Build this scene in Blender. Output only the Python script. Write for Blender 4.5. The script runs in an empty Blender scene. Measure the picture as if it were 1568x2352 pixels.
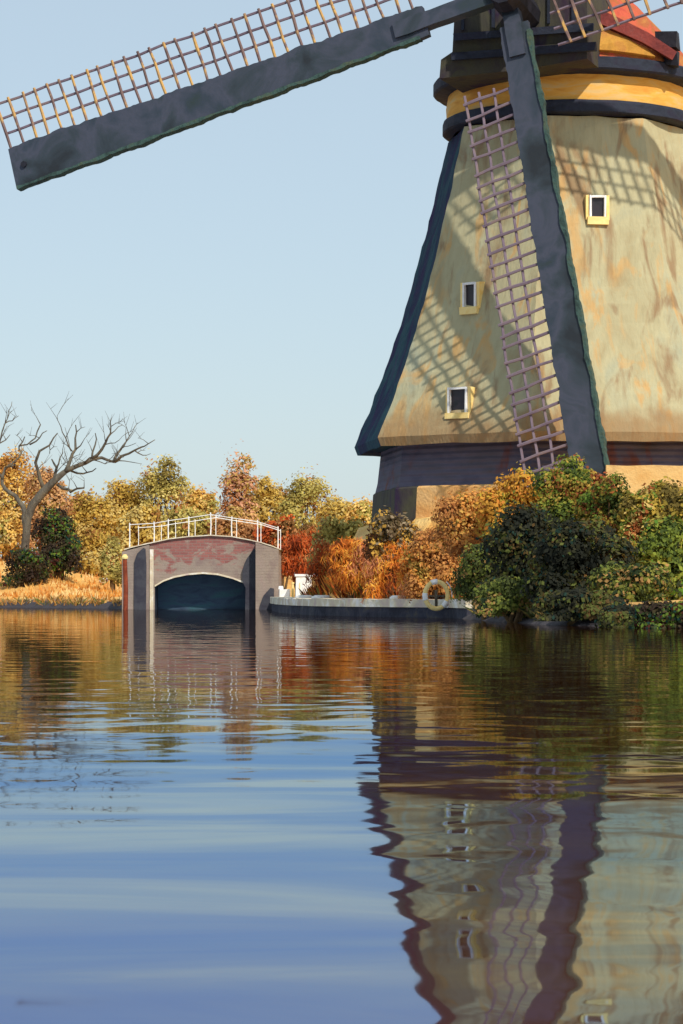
import bpy, bmesh, math, random
import numpy as np
from mathutils import Vector, Matrix, noise
from mathutils.bvhtree import BVHTree

random.seed(7)
S = bpy.context.scene
COL = S.collection
F, CX, YH, H = 6000.0, 784.0, 1361.0, 0.5      # focal length, principal column, horizon row, eye height above the water


def at(px, py, d):
    return Vector(((px - CX) / F * d, d, H + (YH - py) / F * d))


def ray(px, py):
    return Vector(((px - CX) / F, 1.0, (YH - py) / F)).normalized()


def lin(c):
    return tuple(((v / 255) / 12.92 if v / 255 < .04045 else ((v / 255 + .055) / 1.055) ** 2.4) for v in c)


# ---------------------------------------------------------------- objects
def empty(name, loc, label, cat, group=None):
    o = bpy.data.objects.new(name, None)
    COL.objects.link(o)
    o.location = loc
    o['label'] = label
    o['category'] = cat
    if group:
        o['group'] = group
    return o


def tag(o, label, cat, group=None):
    o['label'] = label
    o['category'] = cat
    if group:
        o['group'] = group
    return o


class MB:
    """collects world-space geometry of ONE mesh"""

    def __init__(self):
        self.v, self.f, self.c = [], [], []

    def add(self, vs, fs):
        n = len(self.v)
        self.v += [tuple(p) for p in vs]
        self.f += [tuple(i + n for i in f) for f in fs]

    def box(self, c, ax, ay, az, sx, sy, sz, jit=0):
        c = Vector(c)
        vs = []
        for k in (-.5, .5):
            for j in (-.5, .5):
                for i in (-.5, .5):
                    vs.append(c + ax * (i * sx) + ay * (j * sy) + az * (k * sz) + Vector((random.uniform(-jit, jit), random.uniform(-jit, jit), random.uniform(-jit, jit))))
        self.add(vs, [(0, 2, 3, 1), (4, 5, 7, 6), (0, 1, 5, 4), (2, 6, 7, 3), (0, 4, 6, 2), (1, 3, 7, 5)])

    def abox(self, x0, x1, y0, y1, z0, z1, jit=0):
        self.box(((x0 + x1) / 2, (y0 + y1) / 2, (z0 + z1) / 2), Vector((1, 0, 0)), Vector((0, 1, 0)), Vector((0, 0, 1)), x1 - x0, y1 - y0, z1 - z0, jit)

    def tube(self, pts, rad, n=6, cap=True):
        pts = [Vector(p) for p in pts]
        if not isinstance(rad, (list, tuple)):
            rad = [rad] * len(pts)
        rings = []
        prev = None
        for i, p in enumerate(pts):
            t = (pts[min(i + 1, len(pts) - 1)] - pts[max(i - 1, 0)]).normalized()
            if prev is None:
                a = t.orthogonal().normalized()
            else:
                a = (prev - t * prev.dot(t)).normalized()
            prev = a
            b = t.cross(a)
            rings.append([p + (a * math.cos(2 * math.pi * k / n) + b * math.sin(2 * math.pi * k / n)) * rad[i] for k in range(n)])
        vs = [q for r in rings for q in r]
        fs = []
        for i in range(len(pts) - 1):
            for k in range(n):
                fs.append((i * n + k, i * n + (k + 1) % n, (i + 1) * n + (k + 1) % n, (i + 1) * n + k))
        if cap:
            fs.append(tuple(range(n - 1, -1, -1)))
            fs.append(tuple((len(pts) - 1) * n + k for k in range(n)))
        self.add(vs, fs)

    def build(self, name, mat, parent=None, smooth=False, colors=None):
        me = bpy.data.meshes.new(name)
        org = parent_world(parent)
        me.from_pydata([(v[0] - org[0], v[1] - org[1], v[2] - org[2]) for v in self.v], [], self.f)
        me.materials.append(mat)
        if colors is not None:
            at_ = me.color_attributes.new('tint', 'FLOAT_COLOR', 'POINT')
            at_.data.foreach_set('color', np.asarray(colors, dtype=np.float32).ravel())
        me.update()
        if smooth:
            me.polygons.foreach_set('use_smooth', [True] * len(me.polygons))
        o = bpy.data.objects.new(name, me)
        COL.objects.link(o)
        if parent:
            o.parent = parent
        return o


def parent_world(p):
    v = Vector((0, 0, 0))
    while p is not None:
        v += p.location
        p = p.parent
    return v


def struct(o):
    o['kind'] = 'structure'
    return o


# ---------------------------------------------------------------- materials
def newmat(name):
    m = bpy.data.materials.new(name)
    m.use_nodes = True
    nt = m.node_tree
    return m, nt, nt.nodes['Principled BSDF']


def ramp(nt, fac, stops, interp='LINEAR'):
    r = nt.nodes.new('ShaderNodeValToRGB')
    r.color_ramp.interpolation = interp
    el = r.color_ramp.elements
    while len(el) > 1:
        el.remove(el[0])
    el[0].position = stops[0][0]
    el[0].color = (*lin(stops[0][1]), 1)
    for p, c in stops[1:]:
        e = el.new(p)
        e.color = (*lin(c), 1)
    nt.links.new(fac, r.inputs[0])
    return r.outputs[0]


def coords(nt, scale, rot=(0, 0, 0)):
    tc = nt.nodes.new('ShaderNodeNewGeometry')
    mp = nt.nodes.new('ShaderNodeMapping')
    mp.inputs['Scale'].default_value = scale
    mp.inputs['Rotation'].default_value = rot
    nt.links.new(tc.outputs['Position'], mp.inputs[0])
    return mp.outputs[0]


def nz(nt, scale, s=1.0, detail=4, rough=.55, dist=0.0, rot=(0, 0, 0)):
    n = nt.nodes.new('ShaderNodeTexNoise')
    n.inputs['Scale'].default_value = s
    n.inputs['Detail'].default_value = detail
    n.inputs['Roughness'].default_value = rough
    n.inputs['Distortion'].default_value = dist
    nt.links.new(coords(nt, scale, rot), n.inputs['Vector'])
    return n.outputs['Fac']


def mixc(nt, fac, a, b):
    m = nt.nodes.new('ShaderNodeMix')
    m.data_type = 'RGBA'
    for k, v in ((0, fac), (6, a), (7, b)):
        if isinstance(v, (int, float)):
            m.inputs[k].default_value = v
        elif isinstance(v, tuple):
            m.inputs[k].default_value = (*lin(v), 1)
        else:
            nt.links.new(v, m.inputs[k])
    return m.outputs[2]


def mth(nt, op, a, b=0.0, clamp=False):
    m = nt.nodes.new('ShaderNodeMath')
    m.operation = op
    m.use_clamp = clamp
    for k, v in ((0, a), (1, b)):
        if isinstance(v, (int, float)):
            m.inputs[k].default_value = v
        else:
            nt.links.new(v, m.inputs[k])
    return m.outputs[0]


def sstep(nt, v, lo, hi):
    m = nt.nodes.new('ShaderNodeMapRange')
    m.interpolation_type = 'SMOOTHSTEP'
    m.inputs['From Min'].default_value = lo
    m.inputs['From Max'].default_value = hi
    nt.links.new(v, m.inputs['Value'])
    return m.outputs[0]


def bump(nt, bsdf, h, strength=.3, dist=.05):
    b = nt.nodes.new('ShaderNodeBump')
    b.inputs['Strength'].default_value = strength
    b.inputs['Distance'].default_value = dist
    nt.links.new(h, b.inputs['Height'])
    nt.links.new(b.outputs[0], bsdf.inputs['Normal'])


def noisy(name, stops, scale=(3, 3, 3), rough=.8, bs=.4, bd=.04, bscale=(14, 14, 14), detail=5, spec=.25):
    m, nt, b = newmat(name)
    f = nz(nt, scale, detail=detail, dist=.6)
    nt.links.new(ramp(nt, f, stops), b.inputs['Base Color'])
    b.inputs['Roughness'].default_value = rough
    b.inputs['Specular IOR Level'].default_value = spec
    bump(nt, b, nz(nt, bscale, detail=4), bs, bd)
    return m


# thatch of the mill body
def thatch_mat():
    m, nt, b = newmat('thatch')
    base = ramp(nt, nz(nt, (1.1, 1.1, .35), detail=5, dist=.8), [(.25, (160, 138, 100)), (.42, (174, 165, 130)), (.55, (182, 174, 138)), (.7, (166, 166, 140)), (.85, (190, 180, 140))])
    ochre = sstep(nt, nz(nt, (1.7, 1.7, .32), s=1.0, detail=4, dist=1.2, rot=(0, 0, .6)), .52, .66)
    c = mixc(nt, mth(nt, 'MULTIPLY', ochre, .75), base, (200, 156, 96))
    brown = sstep(nt, nz(nt, (1.4, 1.4, .25), s=1.25, detail=5, dist=.7, rot=(.1, 0, 2.1)), .51, .66)
    c = mixc(nt, mth(nt, 'MULTIPLY', brown, .8), c, (142, 112, 82))
    # damp brown weathering just above the eaves
    geo = nt.nodes.new('ShaderNodeNewGeometry')
    sx = nt.nodes.new('ShaderNodeSeparateXYZ')
    nt.links.new(geo.outputs['Position'], sx.inputs[0])
    zz = mth(nt, 'ADD', sx.outputs[2], mth(nt, 'MULTIPLY', nz(nt, (1.6, 1.6, 1.6), detail=4), 1.3))
    eave = sstep(nt, zz, 5.25, 4.55)
    c = mixc(nt, mth(nt, 'MULTIPLY', eave, .75), c, (150, 116, 78))
    fine = nz(nt, (7, 7, 1.2), detail=3)
    c = mixc(nt, mth(nt, 'MULTIPLY', sstep(nt, fine, .5, .75), .28), c, (150, 138, 104))
    nt.links.new(c, b.inputs['Base Color'])
    b.inputs['Roughness'].default_value = .95
    b.inputs['Specular IOR Level'].default_value = .1
    bump(nt, b, mth(nt, 'ADD', nz(nt, (16, 16, 2.2), detail=3), mth(nt, 'MULTIPLY', nz(nt, (1.5, 1.5, .7), detail=4), 2.0)), .28, .06)
    return m


M = {}
M['thatch'] = thatch_mat()
M['side_shade'] = noisy('shaded_thatch', [(.3, (54, 44, 80)), (.45, (46, 60, 82)), (.6, (50, 84, 92)), (.75, (66, 60, 92))], (1.2, 1.2, .7), .95, .6, .1, (12, 12, 3), spec=.1)  # shade of the mill's left side put into the thatch colour
M['tar'] = noisy('tarred_timber', [(.3, (28, 34, 40)), (.42, (44, 54, 62)), (.52, (62, 66, 80)), (.62, (44, 54, 66)), (.75, (36, 50, 48))], (.9, .9, .9), .62, .12, .03, (6, 6, 6), spec=.4)
M['edge'] = noisy('mossy_timber', [(.3, (38, 52, 48)), (.5, (60, 84, 78)), (.7, (74, 84, 66))], (4, 4, 4), .8, .6, .04, (16, 16, 16))
M['lath'] = noisy('lath_wood', [(.34, (96, 76, 72)), (.5, (122, 98, 92)), (.6, (200, 156, 86)), (.75, (112, 92, 98))], (1.9, 1.9, 1.9), .8, .3, .02, (20, 20, 20))
M['lath2'] = noisy('grey_lath_wood', [(.34, (108, 92, 104)), (.55, (126, 110, 120)), (.75, (140, 118, 110))], (1.9, 1.9, 1.9), .8, .3, .02, (20, 20, 20))
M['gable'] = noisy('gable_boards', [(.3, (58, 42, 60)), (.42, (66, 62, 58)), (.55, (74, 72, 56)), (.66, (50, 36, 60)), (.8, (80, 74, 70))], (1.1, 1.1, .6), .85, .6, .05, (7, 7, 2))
M['rim'] = noisy('dark_rim', [(.3, (28, 32, 44)), (.5, (44, 50, 64)), (.7, (38, 34, 52))], (2, 2, 3), .75, .4, .04, (10, 10, 10))
M['yellow'] = noisy('ochre_band', [(.32, (214, 146, 60)), (.5, (232, 174, 80)), (.64, (220, 182, 118))], (1.2, 1.2, 6), .8, .3, .03, (8, 8, 14))
M['roof'] = noisy('red_roof', [(.3, (176, 74, 58)), (.42, (200, 92, 66)), (.5, (170, 96, 56)), (.6, (186, 122, 62)), (.72, (134, 112, 64))], (1.5, 1.5, 1.5), .85, .6, .06, (8, 8, 8))
M['ochre_side'] = noisy('ochre_side', [(.32, (150, 110, 50)), (.5, (196, 144, 62)), (.68, (176, 116, 66))], (2, 2, 2), .85, .5, .05, (8, 8, 8))
M['redbar'] = noisy('red_brown_bar', [(.3, (104, 48, 48)), (.55, (140, 66, 60)), (.8, (120, 70, 66))], (3, 3, 3), .8, .5, .04, (12, 12, 12))
M['black'] = noisy('black_iron', [(.3, (24, 24, 32)), (.7, (44, 44, 54))], (4, 4, 4), .6, .3, .03)
M['white'] = noisy('white_paint', [(.3, (232, 228, 222)), (.6, (246, 244, 240)), (.8, (236, 220, 190))], (6, 6, 6), .6, .3, .02, (24, 24, 24))
M['cream'] = noisy('yellow_frame', [(.3, (246, 206, 120)), (.6, (250, 222, 150)), (.8, (240, 196, 104))], (5, 5, 5), .7, .3, .02)
M['pane'] = noisy('dark_pane', [(.35, (20, 18, 24)), (.65, (44, 34, 42))], (4, 4, 4), .35, .1, .01, spec=.5)
M['plinth'] = noisy('tan_plinth', [(.3, (206, 150, 88)), (.5, (222, 170, 104)), (.7, (226, 188, 132))], (1, 1, 1.6), .9, .5, .05)
M['palewall'] = noisy('pale_wall', [(.3, (206, 162, 98)), (.5, (216, 180, 118)), (.7, (196, 158, 104))], (1.5, 1.5, 3), .9, .5, .04)
M['rust'] = noisy('rust_post', [(.3, (110, 46, 26)), (.7, (150, 70, 40))], (6, 6, 6), .8, .4, .02)
M['bark'] = noisy('bark', [(.3, (74, 66, 58)), (.55, (104, 98, 86)), (.75, (128, 112, 86))], (5, 5, 2), .95, .9, .05, (22, 22, 8))
M['twig'] = noisy('twig', [(.3, (84, 64, 44)), (.7, (124, 98, 66))], (6, 6, 6), .95, .5, .02)
M['stonetop'] = noisy('pale_coping', [(.3, (196, 172, 164)), (.5, (214, 200, 168)), (.66, (240, 234, 226)), (.8, (184, 170, 130))], (2.6, 2.6, 2.6), .8, .5, .03)
M['quay'] = noisy('dark_quay_wall', [(.3, (36, 38, 50)), (.55, (58, 58, 70)), (.75, (92, 84, 68))], (2.5, 2.5, 3.5), .8, .6, .04)


def wall_mat():
    # dark boarded skirt of the mill, with rusty brick showing through in places
    m, nt, b = newmat('skirt_boards')
    base = ramp(nt, nz(nt, (1.2, 1.2, 2.4), detail=5), [(.3, (74, 72, 90)), (.5, (96, 92, 108)), (.7, (84, 80, 88))])
    r = sstep(nt, nz(nt, (.9, .9, .5), s=1.1, detail=4, dist=.5), .54, .64)
    nt.links.new(mixc(nt, mth(nt, 'MULTIPLY', r, .85), base, (110, 58, 42)), b.inputs['Base Color'])
    b.inputs['Roughness'].default_value = .9
    w = nt.nodes.new('ShaderNodeTexWave')
    w.bands_direction = 'Z'
    w.inputs['Scale'].default_value = 2.4
    w.inputs['Distortion'].default_value = .5
    nt.links.new(coords(nt, (1, 1, 1)), w.inputs['Vector'])
    bump(nt, b, w.outputs['Fac'], .6, .05)
    return m


M['skirt'] = wall_mat()


def brick_mat(name, patch=.5):
    m, nt, b = newmat(name)
    br = nt.nodes.new('ShaderNodeTexBrick')
    br.inputs['Scale'].default_value = 1.0
    br.inputs['Brick Width'].default_value = .24
    br.inputs['Row Height'].default_value = .085
    br.inputs['Mortar Size'].default_value = .008
    br.inputs['Mortar Smooth'].default_value = .3
    br.inputs['Color1'].default_value = (*lin((134, 76, 72)), 1)
    br.inputs['Color2'].default_value = (*lin((154, 92, 84)), 1)
    br.inputs['Mortar'].default_value = (*lin((136, 118, 108)), 1)
    mp = nt.nodes.new('ShaderNodeMapping')
    mp.inputs['Rotation'].default_value = (math.radians(-90), 0, 0)
    g = nt.nodes.new('ShaderNodeNewGeometry')
    sx = nt.nodes.new('ShaderNodeSeparateXYZ')
    nt.links.new(g.outputs['Position'], sx.inputs[0])
    cb = nt.nodes.new('ShaderNodeCombineXYZ')
    nt.links.new(mth(nt, 'ADD', sx.outputs[0], sx.outputs[1]), cb.inputs[0])
    nt.links.new(sx.outputs[2], cb.inputs[1])
    nt.links.new(cb.outputs[0], br.inputs['Vector'])
    plaster = ramp(nt, nz(nt, (2.2, 2.2, 2.2), detail=5), [(.3, (134, 114, 106)), (.5, (148, 132, 118)), (.7, (152, 132, 122))])
    z = mth(nt, 'MULTIPLY', sstep(nt, sx.outputs[2], 1.0, 2.15), .26)
    msk = sstep(nt, mth(nt, 'ADD', nz(nt, (1.7, 1.7, 3.0), s=1.2, detail=4, dist=.6), z), patch, patch + .1)
    nt.links.new(mixc(nt, mth(nt, 'MULTIPLY', msk, .9), plaster, br.outputs['Color']), b.inputs['Base Color'])
    b.inputs['Roughness'].default_value = .9
    bump(nt, b, mth(nt, 'ADD', nz(nt, (9, 9, 9)), mth(nt, 'MULTIPLY', br.outputs['Fac'], -.5)), .5, .03)
    return m


M['brick'] = brick_mat('bridge_brick', .58)
M['pier'] = brick_mat('pier_brick', .80)
M['pier_shade'] = noisy('painted_pier_shade', [(.3, (50, 48, 58)), (.6, (68, 68, 74)), (.8, (56, 54, 62))], (3, 3, 3), .85, .4, .03)  # dark colour that stands for the shadows on the piers
M['backing'] = noisy('teal_backing', [(.3, (44, 58, 76)), (.5, (58, 76, 92)), (.7, (54, 88, 94))], (1.5, 1.5, 5), .7, .4, .03)  # for the added board that darkens the arch
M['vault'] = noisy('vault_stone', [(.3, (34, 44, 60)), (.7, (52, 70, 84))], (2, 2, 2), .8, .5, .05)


def leaf_mat():
    m, nt, b = newmat('foliage')
    a = nt.nodes.new('ShaderNodeAttribute')
    a.attribute_name = 'tint'
    nt.links.new(a.outputs['Color'], b.inputs['Base Color'])
    b.inputs['Roughness'].default_value = .75
    b.inputs['Specular IOR Level'].default_value = .2
    tr = nt.nodes.new('ShaderNodeBsdfTranslucent')
    nt.links.new(a.outputs['Color'], tr.inputs[0])
    mx = nt.nodes.new('ShaderNodeMixShader')
    mx.inputs[0].default_value = .25
    nt.links.new(b.outputs[0], mx.inputs[1])
    nt.links.new(tr.outputs[0], mx.inputs[2])
    nt.links.new(mx.outputs[0], nt.nodes['Material Output'].inputs[0])
    return m


M['leaf'] = leaf_mat()


def ground_mat():
    m, nt, b = newmat('bank_grass')
    c = ramp(nt, nz(nt, (.35, .35, .6), detail=6, dist=.7), [(.3, (200, 120, 56)), (.42, (226, 162, 80)), (.55, (236, 186, 104)), (.68, (240, 206, 140)), (.8, (190, 150, 70))])
    c2 = ramp(nt, nz(nt, (1.5, 1.5, 1.5), detail=5), [(.35, (176, 104, 44)), (.6, (236, 186, 100))])
    c = mixc(nt, .35, c, c2)
    g = nt.nodes.new('ShaderNodeNewGeometry')
    sx = nt.nodes.new('ShaderNodeSeparateXYZ')
    nt.links.new(g.outputs['Position'], sx.inputs[0])
    wet = sstep(nt, mth(nt, 'ADD', sx.outputs[2], mth(nt, 'MULTIPLY', nz(nt, (1.2, 1.2, 1.2), detail=4), .25)), .50, .30)
    c = mixc(nt, wet, c, (62, 56, 60))
    nt.links.new(c, b.inputs['Base Color'])
    b.inputs['Roughness'].default_value = .95
    bump(nt, b, nz(nt, (5, 5, 5), detail=6), .7, .12)
    return m


M['ground'] = ground_mat()


def water_mat():
    m, nt, b = newmat('canal_water')
    nt.nodes.remove(b)
    # three trains of small ripples with long crests
    h1 = nz(nt, (1.5, 1.5, 1), s=1.0, detail=1.5, rough=.45, dist=.4, rot=(0, 0, .12))
    h2 = nz(nt, (4.0, 2.4, 1), s=1.0, detail=1.5, rough=.5, dist=.3, rot=(0, 0, -.25))
    h3 = nz(nt, (.10, .22, 1), s=1.0, detail=2, rough=.5)
    hh = mth(nt, 'ADD', mth(nt, 'MULTIPLY', h1, .0052), mth(nt, 'MULTIPLY', h2, .0024))
    hh = mth(nt, 'ADD', hh, mth(nt, 'MULTIPLY', h3, .003))
    bp = nt.nodes.new('ShaderNodeBump')
    bp.inputs['Strength'].default_value = 1
    bp.inputs['Distance'].default_value = 1
    nt.links.new(hh, bp.inputs['Height'])
    gl = nt.nodes.new('ShaderNodeBsdfGlossy')
    gl.inputs['Roughness'].default_value = .03
    tint = ramp(nt, nz(nt, (.35, 1.0, 1), detail=5, dist=1.0, rot=(0, 0, .08)), [(.36, (130, 170, 214)), (.5, (152, 182, 212)), (.62, (188, 204, 212))])
    df = nt.nodes.new('ShaderNodeBsdfDiffuse')
    nt.links.new(ramp(nt, nz(nt, (.2, .6, 1), detail=4, dist=.6), [(.35, (132, 72, 18)), (.7, (112, 66, 22))]), df.inputs['Color'])
    lw = nt.nodes.new('ShaderNodeFresnel')
    lw.inputs['IOR'].default_value = 1.33
    nt.links.new(bp.outputs[0], gl.inputs['Normal'])
    nt.links.new(mixc(nt, sstep(nt, lw.outputs[0], .66, .93), tint, (226, 224, 222)), gl.inputs['Color'])
    fac = sstep(nt, lw.outputs[0], -1.2, 1.1)
    mx = nt.nodes.new('ShaderNodeMixShader')
    nt.links.new(fac, mx.inputs[0])
    nt.links.new(df.outputs[0], mx.inputs[1])
    nt.links.new(gl.outputs[0], mx.inputs[2])
    nt.links.new(mx.outputs[0], nt.nodes['Material Output'].inputs[0])
    return m


M['water'] = water_mat()

# ---------------------------------------------------------------- ground and water
MILL = Vector((5.12, 59.0, 0))
SHORE = [(-300, 130), (-60, 104), (-25, 93), (-10.7, 87), (-6.9, 81), (-6.4, 78.3), (-5.6, 78.3), (-5.5, 90), (-2.6, 90), (-2.5, 78.3), (-1.75, 77),
         (-1.6, 71), (-.9, 60.5), (.4, 55), (2.3, 52), (2.6, 46), (3.3, 40), (5, 36.5), (9, 34), (25, 31), (60, 28), (300, 20)]
sp = np.array(SHORE, dtype=float)


def sdist(X, Y):
    """distance to the shore line, positive on land"""
    best = np.full(X.shape, 1e9)
    for (x0, y0), (x1, y1) in zip(sp[:-1], sp[1:]):
        dx, dy = x1 - x0, y1 - y0
        t = np.clip(((X - x0) * dx + (Y - y0) * dy) / (dx * dx + dy * dy), 0, 1)
        best = np.minimum(best, np.hypot(X - x0 - t * dx, Y - y0 - t * dy))
    ys = np.interp(X, sp[:, 0], sp[:, 1])
    return np.where(Y > ys, best, -best)


def sm(a, b, x):
    t = np.clip((x - a) / (b - a), 0, 1)
    return t * t * (3 - 2 * t)


def height(X, Y):
    d = sdist(X, Y)
    z = np.where(d > 0, .10 + .25 * sm(0, 1.0, d) + .15 * sm(1, 6, d), .10 + np.maximum(-.9, d * .8))
    left = sm(-2, -8, X) * sm(60, 80, Y)
    z = z + left * 1.25 * sm(.6, 11, d)
    z = z + .7 * sm(4, 20, d) * (1 - left) * sm(60, 80, Y)
    r = np.hypot(X - MILL.x, Y - MILL.y)
    z = z + 1.75 * sm(6.3, 4.9, r) * (d > 0) * sm(0, 1.5, d)
    z = z + .06 * np.sin(X * 1.7 + Y * .6) * np.sin(Y * .9 - X * .4) * sm(.3, 2, d)
    back = sm(-40, -60, Y)
    z = np.where(Y < 0, -.8 + 1.6 * back, z)
    return z


def hz(x, y):
    return float(height(np.array([float(x)]), np.array([float(y)]))[0])


xs = np.concatenate([[-3000, -1200, -500, -250, -120, -70, -45, -30], np.arange(-22, 26, .4), [28, 32, 40, 55, 80, 140, 300, 700, 1500, 3000]])
ys = np.concatenate([[-3000, -1000, -300, -120, -80, -60, -50, -40, -20, 0, 12, 20, 26], np.arange(29, 110, .45), [112, 118, 128, 145, 180, 250, 400, 800, 1600, 3000]])
XX, YY = np.meshgrid(xs, ys)
ZZ = height(XX, YY)
mb = MB()
nx, ny = len(xs), len(ys)
mb.v = list(zip(XX.ravel(), YY.ravel(), ZZ.ravel()))
mb.f = [(j * nx + i, j * nx + i + 1, (j + 1) * nx + i + 1, (j + 1) * nx + i) for j in range(ny - 1) for i in range(nx - 1)]
struct(mb.build('ground', M['ground'], smooth=True))
mb = MB()
mb.add([(-299, -58, 0), (299, -58, 0), (299, 129, 0), (-299, 129, 0)], [(0, 1, 2, 3)])
struct(mb.build('water', M['water']))

# ---------------------------------------------------------------- windmill
mill = empty('windmill', (MILL.x, MILL.y, 0), 'tall thatched windmill with dark tarred sails and ochre band under its red cap', 'windmill')
VA = [math.radians(-105 + 45 * k) for k in range(8)]
ZP = [(10.78, 2.78), (10.3, 2.90), (9.56, 3.08), (8.8, 3.27), (7.98, 3.50), (7.0, 3.78), (6.02, 4.10), (5.5, 4.30), (5.03, 4.50), (4.4, 4.74), (3.85, 4.99)]


def octring(R, z, sub=6):
    out = []
    for k in range(8):
        a = Vector((math.sin(VA[k]), -math.cos(VA[k]), 0))
        b = Vector((math.sin(VA[(k + 1) % 8]), -math.cos(VA[(k + 1) % 8]), 0))
        for s in range(sub):
            p = a.lerp(b, s / sub) * R
            out.append(Vector((MILL.x + p.x, MILL.y + p.y, z)))
    return out


def loft(rings, closed_top=False, closed_bottom=False):
    n = len(rings[0])
    vs = [p for r in rings for p in r]
    fs = []
    for i in range(len(rings) - 1):
        for k in range(n):
            a, b = i * n + k, i * n + (k + 1) % n
            fs.append((b, a, a + n, b + n))
    if closed_top:
        fs.append(tuple(range(n)))
    if closed_bottom:
        fs.append(tuple((len(rings) - 1) * n + k for k in range(n - 1, -1, -1)))
    return vs, fs


def wob(vs, amp, fr):
    return [Vector(p) + noise.noise_vector(Vector(p) * fr) * amp for p in vs]


def bodyrings():
    zs, rs = [p[0] for p in ZP][::-1], [p[1] for p in ZP][::-1]
    rings = []
    for z in np.linspace(10.78, 3.85, 36):
        rings.append(octring(float(np.interp(z, zs, rs)), float(z), 6))
    rings.append(octring(4.93, 3.66, 6))
    rings.append(octring(4.42, 3.72, 6))
    return rings


vs, fs = loft(bodyrings())
vs = wob(vs, .035, 2.3)
# body: the left side is its own part, with shade painted in
sub = 6
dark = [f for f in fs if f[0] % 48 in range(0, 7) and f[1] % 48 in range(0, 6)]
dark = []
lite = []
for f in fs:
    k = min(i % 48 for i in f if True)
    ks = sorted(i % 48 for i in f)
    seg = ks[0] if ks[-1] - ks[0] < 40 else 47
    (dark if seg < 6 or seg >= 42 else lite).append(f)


def submesh(vs, faces):
    m = MB()
    idx = {}
    for f in faces:
        for i in f:
            if i not in idx:
                idx[i] = len(m.v)
                m.v.append(tuple(vs[i]))
        m.f.append(tuple(idx[i] for i in f))
    return m


body = submesh(vs, lite).build('body', M['thatch'], mill)
side_shade = submesh(vs, dark).build('shaded_side', M['side_shade'], mill)
side_shade['label'] = 'dark blue-green thatch with painted shade on the left side'
bvh = BVHTree.FromPolygons([tuple(p) for p in vs], fs)

# skirt and plinth under the eaves
v2, f2 = loft([octring(4.36, 3.80), octring(4.44, 3.0), octring(4.50, 2.75)])
m_ = MB(); m_.add(wob(v2, .02, 2), f2); m_.build('skirt', M['skirt'], mill)
v2, f2 = loft([octring(4.50, 2.80), octring(4.55, 2.76), octring(4.66, 1.2)])
v2 = wob(v2, .03, 1.5)
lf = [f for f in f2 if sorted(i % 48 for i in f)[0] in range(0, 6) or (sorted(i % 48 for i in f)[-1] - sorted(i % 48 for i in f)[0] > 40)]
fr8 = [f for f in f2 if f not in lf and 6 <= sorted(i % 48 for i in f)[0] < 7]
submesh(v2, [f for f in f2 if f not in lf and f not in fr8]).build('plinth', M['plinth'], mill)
submesh(v2, lf + fr8).build('shaded_corner', M['gable'], mill)  # left plinth faces painted dark to stand for their shade
# lower left corner, point on its edge
cp = VA[1]
pl = lambda R, z: (MILL.x + R * math.sin(cp), MILL.y - R * math.cos(cp), z)
# collar below and ochre band
def circ(R, z, n=64):
    return [Vector((MILL.x + R * math.sin(2 * math.pi * k / n), MILL.y - R * math.cos(2 * math.pi * k / n), z)) for k in range(n)]


v2, f2 = loft([circ(2.3, 11.12), circ(2.82, 11.11), circ(2.84, 11.05), circ(2.84, 10.86), circ(2.80, 10.83), circ(2.6, 10.80)])
m_ = MB(); m_.add(wob(v2, .015, 2), f2); m_.build('collar', M['rim'], mill)
v2, f2 = loft([circ(2.70, 11.74), circ(2.76, 11.4), circ(2.74, 11.09)])
m_ = MB(); m_.add(v2, f2); m_.build('ochre_band', M['yellow'], mill, smooth=True)

# windows
def window(px, py, w, h, sillh, fr):
    r0 = Vector((0, 0, H))
    hit, nrm, _, _ = bvh.ray_cast(r0, ray(px, py))
    if nrm.y > 0:
        nrm = -nrm
    side = Vector((0, 0, 1)).cross(nrm).normalized()
    if side.x < 0:
        side = -side
    up = (Vector((0, 0, 1)) + nrm * .0).normalized()
    out = side.cross(up)
    if out.y > 0:
        out = -out
    c = hit + out * .04
    fm = MB()
    t = .045
    fm.box(c + side * (-w / 2 - t / 2), side, out, up, t, .22, h + 2 * t, .006)
    fm.box(c + side * (w / 2 + t / 2), side, out, up, t, .22, h + 2 * t, .006)
    fm.box(c + up * (h / 2 + t / 2), side, out, up, w - .002, .22, t, .006)
    wf = fm.build('window', M[fr], mill)
    pm = MB()
    pm.box(c - out * .02, side, out, up, w - .004, .10, h - .004)
    pm.build('pane', M['pane'], wf)
    sm_ = MB()
    sm_.box(c + up * (-h / 2 - sillh / 2 - .003) + out * .02, side, out, up, w + 2 * t + .1, .26, sillh, .01)
    for s in (-1, 1):
        sm_.box(c + side * (s * (w / 2 + t + .04)) + out * -.03, side, out, up, .06, .20, h + .1, .01)
    sm_.build('surround', M['cream'], wf)


window(1370, 478, .27, .42, .16, 'white')
window(1086, 680, .27, .48, .16, 'white')
window(1058, 922, .40, .50, .12, 'white')

# ---- cap
PSI = math.radians(19.5)
n_ax = Vector((-math.sin(PSI), -math.cos(PSI), 0))
e_x = Vector((math.cos(PSI), -math.sin(PSI), 0))
UP = Vector((0, 0, 1))
capc = Vector((MILL.x, MILL.y, 0))


def capring(t):
    # t 0 = bottom ring, 1 = ridge
    out = []
    n = 64
    z0 = 11.98
    for k in range(n):
        a = 2 * math.pi * k / n
        fx, fy = math.sin(a), math.cos(a)          # fx along e_x, fy along n_ax (front)
        s = 1 - t ** 1.2
        x = 2.98 * fx * s
        y = 2.98 * fy * (s * .9 + .1) + t * .25
        zr = 15.0 + .6 * fy
        z = z0 + (zr - z0) * t
        out.append(capc + e_x * x + n_ax * y + UP * z)
    return out


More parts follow.
